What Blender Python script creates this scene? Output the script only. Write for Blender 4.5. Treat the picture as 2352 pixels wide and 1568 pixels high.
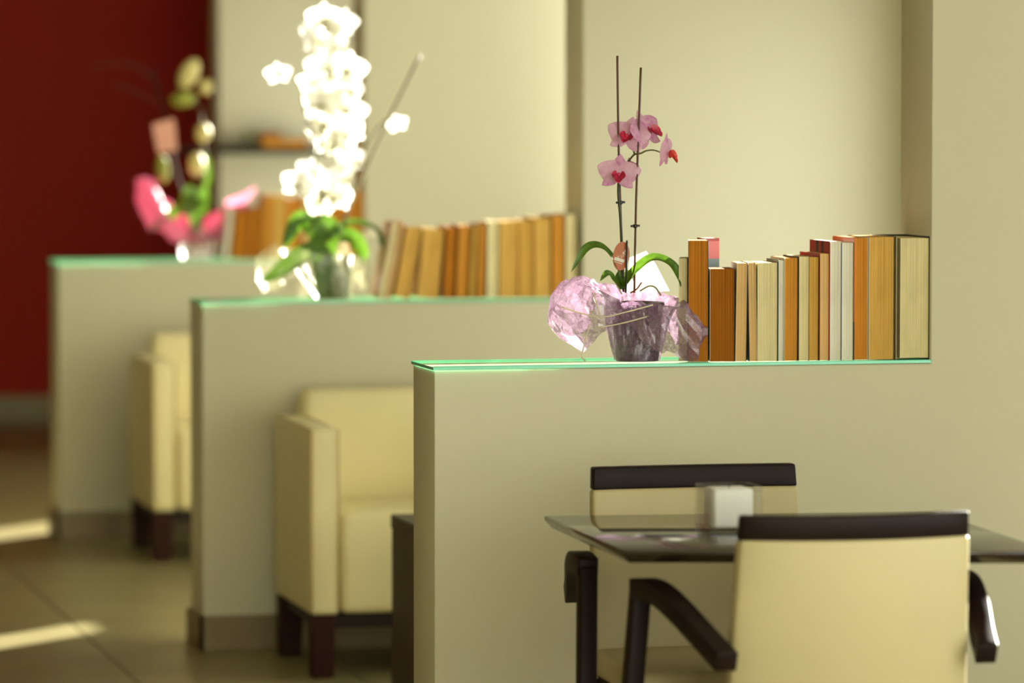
import bpy, bmesh, math, random
from mathutils import Vector, Matrix, noise
R = random.Random(7)
for o in list(bpy.data.objects): bpy.data.objects.remove(o)
C = bpy.context.scene.collection
scn = bpy.context.scene

# ------------------------------------------------------------------ camera
IMW, IMH, FPX = 2352, 1568, 10000.0
YAW, PIT, EYE = 0.2288, 0.0543, 1.55
cam = bpy.data.cameras.new('camera'); cam_o = bpy.data.objects.new('camera', cam); C.objects.link(cam_o)
cam_o.location = (0, 0, EYE); cam_o.rotation_euler = (math.pi/2 - PIT, 0, -YAW)
cam.sensor_width = 36; cam.lens = FPX/IMW*36; cam.clip_end = 200
cam.dof.use_dof = True; cam.dof.focus_distance = 9.2; cam.dof.aperture_fstop = 2.4
scn.camera = cam_o

# ------------------------------------------------------------------ light
w = bpy.data.worlds.new('world'); scn.world = w; w.use_nodes = True
bg = w.node_tree.nodes['Background']; bg.inputs[0].default_value = (1.0, .99, .93, 1); bg.inputs[1].default_value = 5.6
SUN_A, SUN_E = 1.00, 0.40
sun = bpy.data.lights.new('sun_offscreen', 'SUN'); sun_o = bpy.data.objects.new('sun_offscreen', sun); C.objects.link(sun_o)
sun_o.rotation_euler = Vector((-1, -SUN_A, -SUN_E)).to_track_quat('-Z', 'Y').to_euler()
sun.energy = 58; sun.angle = math.radians(.6); sun.color = (1, .95, .84)
sun_o.location = (12, 22, 8)
vs = scn.view_settings; vs.view_transform = 'Standard'; vs.look = 'None'; vs.gamma = 1; vs.use_curve_mapping = False
vs.exposure = 0.38

# ------------------------------------------------------------------ pixel -> point
_f = Vector((math.sin(YAW)*math.cos(PIT), math.cos(YAW)*math.cos(PIT), -math.sin(PIT)))
_r = Vector((math.cos(YAW), -math.sin(YAW), 0)); _u = _r.cross(_f); _c = Vector((0, 0, EYE))
def ray(px, py): return _f + _r*((px-IMW/2)/FPX) - _u*((py-IMH/2)/FPX)
def atY(px, py, Y): r = ray(px, py); return _c + r*(Y/r.y)
def atZ(px, py, Z): r = ray(px, py); return _c + r*((Z-EYE)/r.z)

# ------------------------------------------------------------------ materials
def lin(c):
    if isinstance(c, str): c = [int(c[i:i+2], 16) for i in (0, 2, 4)]
    return tuple(((v/255+.055)/1.055)**2.4 if v > 10 else v/255/12.92 for v in c)
def newmat(name):
    m = bpy.data.materials.new(name); m.use_nodes = True; nt = m.node_tree
    for n in list(nt.nodes): nt.nodes.remove(n)
    out = nt.nodes.new('ShaderNodeOutputMaterial')
    return m, nt, out
def N(nt, t, **k):
    n = nt.nodes.new(t)
    for a, b in k.items():
        if a in n.inputs: n.inputs[a].default_value = b
        else: setattr(n, a, b)
    return n
def coords(nt, scale=(1, 1, 1)):
    tc = N(nt, 'ShaderNodeTexCoord'); mp = N(nt, 'ShaderNodeMapping'); mp.inputs['Scale'].default_value = scale
    nt.links.new(tc.outputs['Object'], mp.inputs['Vector']); return mp.outputs['Vector']
def ramp(nt, fac, stops):
    r = N(nt, 'ShaderNodeValToRGB'); els = r.color_ramp.elements
    els[0].position, els[0].color = stops[0][0], (*stops[0][1], 1)
    els[1].position, els[1].color = stops[-1][0], (*stops[-1][1], 1)
    for p, c in stops[1:-1]:
        e = els.new(p); e.color = (*c, 1)
    nt.links.new(fac, r.inputs['Fac']); return r.outputs['Color']
def mul(c, k): return tuple(min(1, v*k) for v in c)
MATS = {}
def pmat(name, c, rough=.5, var=.06, nscale=8, stretch=(1, 1, 1), spec=.5, bump=0, bscale=60, metal=0, coat=0):
    """principled with mottled colour and fine relief"""
    if name in MATS: return MATS[name]
    m, nt, out = newmat(name); c = lin(c)
    b = N(nt, 'ShaderNodeBsdfPrincipled'); b.inputs['Roughness'].default_value = rough
    b.inputs['Specular IOR Level'].default_value = spec; b.inputs['Metallic'].default_value = metal; b.inputs['Coat Weight'].default_value = coat
    v = coords(nt, stretch); nz = N(nt, 'ShaderNodeTexNoise'); nz.inputs['Scale'].default_value = nscale; nz.inputs['Detail'].default_value = 4
    nt.links.new(v, nz.inputs['Vector'])
    col = ramp(nt, nz.outputs['Fac'], [(.3, mul(c, 1-var)), (.7, mul(c, 1+var))])
    nt.links.new(col, b.inputs['Base Color'])
    if bump:
        n2 = N(nt, 'ShaderNodeTexNoise'); n2.inputs['Scale'].default_value = bscale; nt.links.new(v, n2.inputs['Vector'])
        bp = N(nt, 'ShaderNodeBump'); bp.inputs['Strength'].default_value = bump; bp.inputs['Distance'].default_value = .002
        nt.links.new(n2.outputs['Fac'], bp.inputs['Height']); nt.links.new(bp.outputs['Normal'], b.inputs['Normal'])
    nt.links.new(b.outputs[0], out.inputs[0]); MATS[name] = m; return m
def leafmat(name, c, trans=.45, c2=None, rough=.35, gloss=.12, streak=False):
    """thin translucent sheet: petals, leaves, tissue"""
    if name in MATS: return MATS[name]
    m, nt, out = newmat(name); a = lin(c); b2 = lin(c2 or c)
    v = coords(nt, (90, 90, 90) if not streak else (260, 260, 30)); nz = N(nt, 'ShaderNodeTexNoise'); nz.inputs['Scale'].default_value = 1
    nt.links.new(v, nz.inputs['Vector']); col = ramp(nt, nz.outputs['Fac'], [(.35, a), (.65, b2)])
    d = N(nt, 'ShaderNodeBsdfDiffuse'); t = N(nt, 'ShaderNodeBsdfTranslucent'); g = N(nt, 'ShaderNodeBsdfGlossy'); g.inputs['Roughness'].default_value = rough
    nt.links.new(col, d.inputs[0]); nt.links.new(col, t.inputs[0])
    x = N(nt, 'ShaderNodeMixShader'); x.inputs[0].default_value = trans; nt.links.new(d.outputs[0], x.inputs[1]); nt.links.new(t.outputs[0], x.inputs[2])
    y = N(nt, 'ShaderNodeMixShader'); y.inputs[0].default_value = gloss*.5; nt.links.new(x.outputs[0], y.inputs[1]); nt.links.new(g.outputs[0], y.inputs[2])
    nt.links.new(y.outputs[0], out.inputs[0]); MATS[name] = m; return m
def filmmat(name, c, alpha=.5, fib=True, gloss=.15, trans=.5):
    """crinkled see-through film"""
    if name in MATS: return MATS[name]
    m, nt, out = newmat(name); a = lin(c)
    v = coords(nt, (1, 1, 1)); wv = N(nt, 'ShaderNodeTexNoise'); wv.inputs['Scale'].default_value = 110; wv.inputs['Detail'].default_value = 12; wv.inputs['Roughness'].default_value = .7; wv.inputs['Distortion'].default_value = .7
    nt.links.new(v, wv.inputs['Vector'])
    al = ramp(nt, wv.outputs['Fac'], [(.40, (alpha*.72,)*3), (.5, (alpha,)*3), (.62, (min(1, alpha*1.35),)*3)])
    d = N(nt, 'ShaderNodeBsdfDiffuse'); d.inputs[0].default_value = (*a, 1); t = N(nt, 'ShaderNodeBsdfTranslucent'); t.inputs[0].default_value = (*a, 1)
    g = N(nt, 'ShaderNodeBsdfGlossy'); g.inputs['Roughness'].default_value = .18
    bp = N(nt, 'ShaderNodeBump'); bp.inputs['Strength'].default_value = .25; bp.inputs['Distance'].default_value = .003; nt.links.new(wv.outputs['Fac'], bp.inputs['Height'])
    for q in (d, t, g): nt.links.new(bp.outputs['Normal'], q.inputs['Normal'])
    x = N(nt, 'ShaderNodeMixShader'); x.inputs[0].default_value = trans; nt.links.new(d.outputs[0], x.inputs[1]); nt.links.new(t.outputs[0], x.inputs[2])
    y = N(nt, 'ShaderNodeMixShader'); y.inputs[0].default_value = gloss; nt.links.new(x.outputs[0], y.inputs[1]); nt.links.new(g.outputs[0], y.inputs[2])
    tr = N(nt, 'ShaderNodeBsdfTransparent'); z = N(nt, 'ShaderNodeMixShader'); nt.links.new(al, z.inputs[0]); nt.links.new(tr.outputs[0], z.inputs[1]); nt.links.new(y.outputs[0], z.inputs[2])
    nt.links.new(z.outputs[0], out.inputs[0]); MATS[name] = m; return m
def panemat(name, tint=(1, 1, 1), refl=.07, rough=.02, graze=.7):
    if name in MATS: return MATS[name]
    m, nt, out = newmat(name)
    tr = N(nt, 'ShaderNodeBsdfTransparent'); tr.inputs[0].default_value = (*tint, 1); g = N(nt, 'ShaderNodeBsdfGlossy'); g.inputs['Roughness'].default_value = rough
    lw = N(nt, 'ShaderNodeLayerWeight'); lw.inputs[0].default_value = .5
    pw_ = N(nt, 'ShaderNodeMath'); pw_.operation = 'POWER'; nt.links.new(lw.outputs['Facing'], pw_.inputs[0]); pw_.inputs[1].default_value = 4
    fr = N(nt, 'ShaderNodeMath'); fr.operation = 'MULTIPLY_ADD'; nt.links.new(pw_.outputs[0], fr.inputs[0]); fr.inputs[1].default_value = graze; fr.inputs[2].default_value = refl*.6
    mx = N(nt, 'ShaderNodeMixShader'); nt.links.new(fr.outputs[0], mx.inputs[0]); nt.links.new(tr.outputs[0], mx.inputs[1]); nt.links.new(g.outputs[0], mx.inputs[2])
    nt.links.new(mx.outputs[0], out.inputs[0]); MATS[name] = m; return m
def papermat(name, c, c2=None):
    """book fore-edge: fine lines along the page direction"""
    if name in MATS: return MATS[name]
    m, nt, out = newmat(name); a = lin(c); b2 = lin(c2) if c2 else mul(a, .78)
    v = coords(nt, (900, 1, 2)); nz = N(nt, 'ShaderNodeTexNoise'); nz.inputs['Scale'].default_value = 1; nz.inputs['Detail'].default_value = 3
    nt.links.new(v, nz.inputs['Vector']); col = ramp(nt, nz.outputs['Fac'], [(.3, b2), (.6, a)])
    v2 = coords(nt, (40, 10, 10)); n2 = N(nt, 'ShaderNodeTexNoise'); n2.inputs['Scale'].default_value = 1; nt.links.new(v2, n2.inputs['Vector'])
    c3 = ramp(nt, n2.outputs['Fac'], [(.3, (.86,)*3), (.7, (1, 1, 1))])
    mxr = N(nt, 'ShaderNodeMixRGB'); mxr.blend_type = 'MULTIPLY'; mxr.inputs[0].default_value = 1
    nt.links.new(col, mxr.inputs[1]); nt.links.new(c3, mxr.inputs[2])
    b = N(nt, 'ShaderNodeBsdfPrincipled'); b.inputs['Roughness'].default_value = .85; b.inputs['Specular IOR Level'].default_value = .15
    nt.links.new(mxr.outputs[0], b.inputs['Base Color'])
    bp = N(nt, 'ShaderNodeBump'); bp.inputs['Strength'].default_value = .25; bp.inputs['Distance'].default_value = .001
    nt.links.new(nz.outputs['Fac'], bp.inputs['Height']); nt.links.new(bp.outputs['Normal'], b.inputs['Normal'])
    nt.links.new(b.outputs[0], out.inputs[0]); MATS[name] = m; return m
def bandmat(name, bands, axis='Z', lo=0, hi=1):
    """printed bands along an axis of the object; bands: [(pos, colour)]"""
    if name in MATS: return MATS[name]
    m, nt, out = newmat(name)
    tc = N(nt, 'ShaderNodeTexCoord'); sp = N(nt, 'ShaderNodeSeparateXYZ'); nt.links.new(tc.outputs['Object'], sp.inputs[0])
    mr = N(nt, 'ShaderNodeMapRange'); mr.inputs[1].default_value = lo; mr.inputs[2].default_value = hi; nt.links.new(sp.outputs[axis], mr.inputs[0])
    r = N(nt, 'ShaderNodeValToRGB'); r.color_ramp.interpolation = 'CONSTANT'; els = r.color_ramp.elements
    els[0].position, els[0].color = bands[0][0], (*lin(bands[0][1]), 1); els[1].position, els[1].color = bands[-1][0], (*lin(bands[-1][1]), 1)
    for p, c in bands[1:-1]: e = els.new(p); e.color = (*lin(c), 1)
    nt.links.new(mr.outputs[0], r.inputs[0])
    b = N(nt, 'ShaderNodeBsdfPrincipled'); b.inputs['Roughness'].default_value = .35; nt.links.new(r.outputs[0], b.inputs['Base Color']); nt.links.new(b.outputs[0], out.inputs[0])
    MATS[name] = m; return m

M_WALL = pmat('cream wall paint', 'cfcbae', .75, .012, 1.5, spec=.2, bump=.05, bscale=220)
M_RED = pmat('dark red paint', 'a81a08', .6, .03, 2, spec=.25)
M_CEIL = pmat('white ceiling paint', 'd8d2c0', .9, .01)
M_FLOOR = pmat('olive stone tile', '857b52', .36, .09, 3, spec=.45, bump=.05)
M_GROUT = pmat('olive grout', '655d42', .8, .05)
M_PLINTH = pmat('brown stone plinth', '7c6b48', .45, .1, 6)
M_BASE = pmat('pale grey baseboard', 'a59c85', .5, .02)
M_DARK = pmat('dark wenge wood', '1a0c07', .5, .22, 6, (1, 1, 9), spec=.18)
M_REDWOOD = pmat('reddish dark wood', '2e120a', .5, .2, 8, (1, 1, 8), spec=.12)
M_WALNUT = pmat('dark walnut panel', '35291b', .45, .15, 6, (1, 1, 9), spec=.3)
M_LEATHER = pmat('cream leather', 'e6dba8', .48, .03, 5, spec=.4, bump=.12, bscale=160)
M_CHAIRCR = pmat('cream faux leather', 'bbae80', .45, .03, 5, spec=.35, bump=.08, bscale=180)
M_TABLE = pmat('glossy dark table top', '251a12', .1, .15, 5, (1, 8, 1), spec=.7)
M_PIPE = pmat('tan piping', 'c2a565', .5, .03)
M_GLASSFACE = panemat('shelf glass', (.93, .98, .95), graze=.2)
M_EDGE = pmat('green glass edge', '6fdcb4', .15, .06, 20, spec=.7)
M_PANE = panemat('window glass', (.97, .99, .98)); M_DIMPANE = panemat('dimming pane glass', (.77, .78, .77))  # grey tint added to the unseen side panes to weaken their sky light
M_FRAME = pmat('white window frame', 'd9d6cc', .4, .02)
M_STAKE = pmat('brown bamboo stake', '5a3418', .5, .2, 30, (1, 1, .2))
M_STEM = pmat('dark green stem', '33361a', .5, .2, 40)

# ------------------------------------------------------------------ mesh building
class MB:
    def __init__(s): s.v = []; s.f = []; s.m = []
    def add(s, vs, fs, mi=0):
        n = len(s.v); s.v += [tuple(p) for p in vs]; s.f += [tuple(i+n for i in f) for f in fs]; s.m += [mi]*len(fs); return s
    def hexa(s, p, mi=0):      # 4 bottom ccw, 4 top ccw
        return s.add(p, [(3, 2, 1, 0), (4, 5, 6, 7), (0, 1, 5, 4), (1, 2, 6, 5), (2, 3, 7, 6), (3, 0, 4, 7)], mi)
    def box(s, x0, x1, y0, y1, z0, z1, mi=0):
        return s.hexa([(x0, y0, z0), (x1, y0, z0), (x1, y1, z0), (x0, y1, z0), (x0, y0, z1), (x1, y0, z1), (x1, y1, z1), (x0, y1, z1)], mi)
    def grid(s, fn, nu, nv, mi=0, wrap=False):
        vs = []; fs = []
        for i in range(nu+1):
            for j in range(nv + (0 if wrap else 1)): vs.append(tuple(fn(i/nu, j/nv)))
        c = nv if wrap else nv+1
        for i in range(nu):
            for j in range(nv):
                j2 = (j+1) % c if wrap else j+1
                fs.append((i*c+j, i*c+j2, (i+1)*c+j2, (i+1)*c+j))
        return s.add(vs, fs, mi)
    def tube(s, pts, rad, n=8, mi=0, caps=True):
        pts = [Vector(p) for p in pts]; k = len(pts)
        rads = rad if isinstance(rad, (list, tuple)) else [rad]*k
        vs = []; prev = None
        for i, p in enumerate(pts):
            t = (pts[min(i+1, k-1)]-pts[max(i-1, 0)]).normalized()
            a = prev if prev is not None else (Vector((0, 0, 1)) if abs(t.z) < .9 else Vector((1, 0, 0)))
            b = t.cross(a).normalized(); a = b.cross(t).normalized(); prev = a
            for j in range(n):
                th = 2*math.pi*j/n; vs.append(p + (a*math.cos(th)+b*math.sin(th))*rads[i])
        fs = [(i*n+j, i*n+(j+1) % n, (i+1)*n+(j+1) % n, (i+1)*n+j) for i in range(k-1) for j in range(n)]
        if caps: fs += [tuple(range(n))[::-1], tuple((k-1)*n+j for j in range(n))]
        return s.add(vs, fs, mi)
    def lathe(s, prof, n=24, c=(0, 0, 0), mi=0, capb=True, capt=True, sq=None):
        vs = []; k = len(prof)
        for r, z in prof:
            for j in range(n):
                th = 2*math.pi*j/n; vs.append((c[0]+r*math.cos(th), c[1]+r*math.sin(th), c[2]+z))
        fs = [(i*n+j, i*n+(j+1) % n, (i+1)*n+(j+1) % n, (i+1)*n+j) for i in range(k-1) for j in range(n)]
        if capb: fs.append(tuple(range(n))[::-1])
        if capt: fs.append(tuple((k-1)*n+j for j in range(n)))
        return s.add(vs, fs, mi)
    def ball(s, c, r, n=10, mi=0, sc=(1, 1, 1)):
        c = Vector(c)
        return s.grid(lambda u, v: c+Vector((r*sc[0]*math.sin(math.pi*u)*math.cos(2*math.pi*v), r*sc[1]*math.sin(math.pi*u)*math.sin(2*math.pi*v), -r*sc[2]*math.cos(math.pi*u))), n//2+1, n, mi, True)
    def build(s, name, mats, parent=None, loc=(0, 0, 0), bevel=0, seg=2, smooth=False, sub=0, solid=0, merge=False):
        me = bpy.data.meshes.new(name); me.from_pydata(s.v, [], s.f)
        if not isinstance(mats, (list, tuple)): mats = [mats]
        for m in mats: me.materials.append(m)
        for p, i in zip(me.polygons, s.m): p.material_index = i
        bm = bmesh.new(); bm.from_mesh(me)
        if merge: bmesh.ops.remove_doubles(bm, verts=bm.verts, dist=1e-6)
        bmesh.ops.recalc_face_normals(bm, faces=bm.faces); bm.to_mesh(me); bm.free()
        if smooth:
            for p in me.polygons: p.use_smooth = True
        o = bpy.data.objects.new(name, me); C.objects.link(o); o.location = loc
        if parent: o.parent = parent
        if bevel:
            b = o.modifiers.new('bevel', 'BEVEL'); b.width = bevel; b.segments = seg; b.limit_method = 'ANGLE'; b.harden_normals = False
            for p in me.polygons: p.use_smooth = True
            me.set_sharp_from_angle(angle=math.radians(50)) if seg < 2 else None
        if solid: q = o.modifiers.new('solid', 'SOLIDIFY'); q.thickness = solid; q.offset = 0
        if sub: q = o.modifiers.new('sub', 'SUBSURF'); q.levels = sub; q.render_levels = sub
        return o
def tag(o, label=None, cat=None, group=None, kind=None):
    if label: o['label'] = label
    if cat: o['category'] = cat
    if group: o['group'] = group
    if kind: o['kind'] = kind
    return o
def thing(name, label, cat, loc=(0, 0, 0), rz=0, group=None):
    o = bpy.data.objects.new(name, None); C.objects.link(o); o.location = loc; o.rotation_euler = (0, 0, rz); o.empty_display_size = .05
    return tag(o, label, cat, group)
def copy_tree(o, parent=None):
    c = o.copy(); C.objects.link(c); c.parent = parent
    for ch in list(o.children): copy_tree(ch, c)
    return c
def bez(pts, n=16):
    """Catmull-Rom through points"""
    P = [Vector(p) for p in pts]; P = [P[0]*2-P[1]] + P + [P[-1]*2-P[-2]]; out = []
    for i in range(1, len(P)-2):
        for k in range(n):
            t = k/n; a, b, c, d = P[i-1], P[i], P[i+1], P[i+2]
            out.append(.5*((2*b)+(c-a)*t+(2*a-5*b+4*c-d)*t*t+(3*b-a-3*c+d)*t**3))
    out.append(P[-2]); return out

# ------------------------------------------------------------------ the room
X0, XJ, XW = 1.9388, 3.050, 4.06            # end of half walls, jamb of the openings, window wall
T, ZG = .22, .9935                          # partition thickness, top of glass shelf
Y1, Y2, Y3, Y4 = 9.0547, 12.1925, 15.4429, 18.69
YB, YF, XL, ZC = 21.157, -2.5, -5.0, 3.2
def struct(o): o['kind'] = 'structure'; return o
floor = struct(MB().box(XL-.2, XW+.3, YF-.2, YB+.2, -.12, -.006).build('floor', M_GROUT))
ts = .6; tile = None; far = MB()
nx = int((XW-XL)/ts)+1; ny = int((YB-YF)/ts)+1
for i in range(nx):
    for j in range(ny):
        x1 = XW-i*ts; y0 = 9.35+(j-20)*ts; x0 = x1-ts
        if y0 > YB-.02 or y0+ts < YF: continue
        y1 = min(y0+ts, YB); y0 = max(y0, YF)
        if x0 > .2 and y0 > 9.2 and y1-y0 > .59:
            if tile is None:
                tile = MB().box(.002, ts-.002, .002, ts-.002, -.008, 0).build('floor_tile', M_FLOOR, floor, bevel=.0015, seg=1); t = tile
            else: t = tile.copy(); C.objects.link(t)
            t.location = (x0, y0, 0)
        else: far.box(max(x0, XL)+.002, x1-.002, y0+.002, y1-.002, -.008, 0)
tag(far.build('tile_field', M_FLOOR, floor), kind='stuff')
struct(MB().box(XL-.2, XW+.3, YF-.2, YB+.2, ZC, ZC+.1).build('ceiling', M_CEIL))
struct(MB().box(XL-.2, XW+.3, YB, YB+.2, 0, ZC).build('wall_back', M_RED))
struct(MB().box(XL, XJ, YB-.018, YB, 0, .136).build('baseboard_back', M_BASE, bevel=.004))
struct(MB().box(XL-.2, XL, YF-.2, YB, 0, ZC).build('wall_left', pmat('tan panelling', 'a8986e', .5, .1)))

# window wall on the right: openings between the partitions
OPEN = [(-2.3, 6.8, .3, 2.95), (8.66, 9.05, .2, 2.95), (10.3, 11.94, .35, 1.95), (13.3, 14.45, .4, 2.95), (15.04, 15.42, .92, 2.95), (16.6, 18.3, .45, 2.2)]
wr = MB(); yc = YF
for a, b, z0, z1 in OPEN:
    wr.box(XW, XW+.1, yc, a, 0, ZC); wr.box(XW, XW+.1, a, b, 0, z0); wr.box(XW, XW+.1, a, b, z1, ZC); yc = b
wr.box(XW, XW+.1, yc, YB, 0, ZC); struct(wr.build('wall_right', M_WALL))
for i, (a, b, z0, z1) in enumerate(OPEN):
    fr = MB(); s = .03
    fr.box(XW+.02, XW+.07, a, a+s, z0, z1); fr.box(XW+.02, XW+.07, b-s, b, z0, z1); fr.box(XW+.02, XW+.07, a, b, z0, z0+s); fr.box(XW+.02, XW+.07, a, b, z1-s, z1)
    wo = struct(fr.build('window_%d' % (i+1), M_FRAME))
    MB().box(XW+.042, XW+.048, a+s, b-s, z0+s, z1-s).build('pane', M_DIMPANE, wo)
# glazed front of the room, behind the camera
wf = MB(); wf.box(XL-.2, -1.4, YF-.1, YF, 0, ZC); wf.box(XW-.3, XW+.1, YF-.1, YF, 0, ZC); wf.box(XL, XW, YF-.1, YF, 2.95, ZC); wf.box(XL, XW, YF-.1, YF, 0, .3)
struct(wf.build('wall_front', M_WALL))
fr = MB()
xs = [-1.4, .3, 2.0, XW-.3]
for x in xs: fr.box(x-.03, x+.03, YF-.07, YF-.02, .3, 2.95)
fr.box(-1.4, XW-.3, YF-.07, YF-.02, .3, .35); fr.box(-1.4, XW-.3, YF-.07, YF-.02, 2.9, 2.95)
wo = struct(fr.build('window_7', M_FRAME))
for a, b in zip(xs[:-1], xs[1:]): MB().box(a+.03, b-.03, YF-.05, YF-.044, .35, 2.9).build('pane', M_PANE, wo)

# partitions: low wall + full height pier
def partition(name, Y, half=True, h=ZG-.0085):
    m = MB(); e = .0
    m.v = []; 
    if half:
        pr = [(X0, 0), (XW+.01, 0), (XW+.01, ZC), (XJ, ZC), (XJ, h), (X0, h)]
    else:
        pr = [(XJ, 0), (XW+.01, 0), (XW+.01, ZC), (XJ, ZC)]
    n = len(pr); vs = [(x, Y, z) for x, z in pr] + [(x, Y+T, z) for x, z in pr]
    if half:
        fs = [(0, 1, 4, 5), (1, 2, 3, 4), (n+5, n+4, n+1, n), (n+4, n+3, n+2, n+1)]
    else: fs = [tuple(range(n)), tuple(range(2*n-1, n-1, -1))]
    fs += [(i, n+i, n+(i+1) % n, (i+1) % n) for i in range(n)]
    m.add(vs, fs); return struct(m.build(name, M_WALL, bevel=.003, seg=2))
partition('wall_near_partition', Y1); partition('wall_middle_partition', Y2); partition('wall_far_partition', Y3); partition('wall_alcove_pier', Y4, False)
for k, Y in (('near', Y1), ('middle', Y2), ('far', Y3)):
    p = .013
    struct(MB().box(X0-p, XW, Y-p, Y+.001, 0, .1).box(X0-p, X0+.001, Y-p, Y+T+p, 0, .1).box(X0-p, XW, Y+T-.001, Y+T+p, 0, .1).build('baseboard_'+k, M_PLINTH, bevel=.002, seg=1))
struct(MB().box(XJ-.013, XW, Y4-.013, Y4+.001, 0, .1).build('baseboard_alcove', M_PLINTH, bevel=.002, seg=1))

# ------------------------------------------------------------------ glass shelves
for Y, lab in ((Y1, 'green-edged glass shelf under the pink orchid in purple wrap'), (Y2, 'green-edged glass shelf under the white flowering orchid'), (Y3, 'green-edged glass shelf under the pink-wrapped budding orchid')):
    x0, x1, y0, y1, z0, z1 = X0-.004, XJ-.001, Y-.004, Y+T+.004, ZG-.008, ZG
    m = MB(); vs = [(x0, y0, z0), (x1, y0, z0), (x1, y1, z0), (x0, y1, z0), (x0, y0, z1), (x1, y0, z1), (x1, y1, z1), (x0, y1, z1)]
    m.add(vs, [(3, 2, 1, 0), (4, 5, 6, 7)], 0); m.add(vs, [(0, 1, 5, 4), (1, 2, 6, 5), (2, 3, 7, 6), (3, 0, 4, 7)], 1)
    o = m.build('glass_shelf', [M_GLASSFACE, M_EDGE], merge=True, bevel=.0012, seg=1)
    tag(o, lab, 'shelf', 'glass shelves on the half walls')

# ------------------------------------------------------------------ books
PAPER = {'tan': ('eac688', 'cf9f58'), 'amber': ('dc9a3c', 'b87826'), 'brown': ('c88022', '985a12'), 'dark': ('b06a16', '7c460c'), 'cream': ('f0e4b0', 'd8c68a'),
         'white': ('f2efdc', 'd8d3b8'), 'orange': ('dc9436', 'b87020'), 'ochre': ('dcae54', 'b98934'), 'gold': ('e4b860', 'c4923e')}
def cov(c): return pmat('cover '+c, c, .4, .04, 12, spec=.4)
def book(label, group, Y, xl, xr, top, base, paper, left='6b6455', right=None, spine=None, dy=.02, depth=.15, hard=False, lean=None, inset=0, name='book', cat='book', matl=None, rz=0, matr=None, splay=0, tap=0):
    """fore-edge to the viewer. xl..xr, top, base in photo pixels on the plane Y+dy; lean = pixel shift of the top"""
    Yf = Y+dy; pb = (top+base)/2
    a = atY(xl, base, Yf); b = atY(xr, base, Yf); t = atY((xl+xr)/2, top, Yf)
    wd = b.x-a.x; h = t.z-ZG
    root = thing(name, label, cat, ((a.x+b.x)/2, Yf, ZG), 0, group)
    if rz: root.rotation_euler = (0, 0, math.radians(rz))
    if lean:
        ang = math.atan2((atY(xl+lean, base, Yf).x-a.x), h); h = h/math.cos(ang)-.3*wd*math.sin(abs(ang)); wd *= math.cos(ang)
        root.rotation_euler = (0, ang, math.radians(rz))
        piv = b.x if ang > 0 else a.x
        root.location.x = piv-(wd/2 if ang > 0 else -wd/2)*math.cos(ang); root.location.z = ZG+abs(math.sin(ang))*wd/2
    t_ = .0028 if hard else .0012; o_ = .004 if hard else .0006
    lm = matl or cov(left); rm = matr or cov(right or left); sm = cov(spine or right or left)
    x0, x1 = -wd/2, wd/2
    c = MB()
    c.hexa([(x0-splay, 0, 0), (x0+t_-splay, 0, 0), (x0+t_, depth, 0), (x0, depth, 0), (x0-splay, 0, h), (x0+t_-splay, 0, h), (x0+t_, depth, h), (x0, depth, h)], 0); xr_ = x1-depth*math.tan(math.radians(tap))
    c.hexa([(x1-t_, 0, 0), (x1, 0, 0), (xr_, depth, 0), (xr_-t_, depth, 0), (x1-t_, 0, h), (x1, 0, h), (xr_, depth, h), (xr_-t_, depth, h)], 1); c.box(x0+t_, xr_-t_, depth-t_, depth, 0, h, 2)
    c.build('cover', [lm, rm, sm], root, bevel=.0004, seg=1)
    pa, pb_ = PAPER[paper]
    ps = MB(); nz_ = 8; nx_ = 8; seed = R.random()*50
    bow = (.006 if hard else .0015)
    xa, xb = x0+t_, x1-t_; zt = h-o_; zb = o_*.8
    def front(u, v):
        x = xa+(xb-xa)*v; z = zb+(zt-zb)*u
        return (x, o_+.0012 + bow*(1-(2*v-1)**2) + .0012*noise.noise((x*60+seed, z*9, seed)), z)
    ps.grid(front, nz_, nx_)
    n0 = len(ps.v)
    c_ = nx_+1
    ft = [nz_*c_+j for j in range(c_)]; fb = list(range(c_))
    xe = xr_-t_; ps.v += [(xa, depth-t_-.0005, zb), (xe, depth-t_-.0005, zb), (xe, depth-t_-.0005, zt), (xa, depth-t_-.0005, zt)]
    extra = [tuple(ft+[n0+2, n0+3]), tuple(fb[::-1]+[n0, n0+1]), (n0, n0+3, n0+2, n0+1), tuple([i*c_ for i in range(nz_+1)]+[n0+3, n0]), tuple([i*c_+nx_ for i in range(nz_, -1, -1)]+[n0+1, n0+2])]
    ps.f += extra; ps.m += [0]*len(extra)
    ps.build('page_block', papermat('paper '+paper, pa, pb_), root)
    return root

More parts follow.
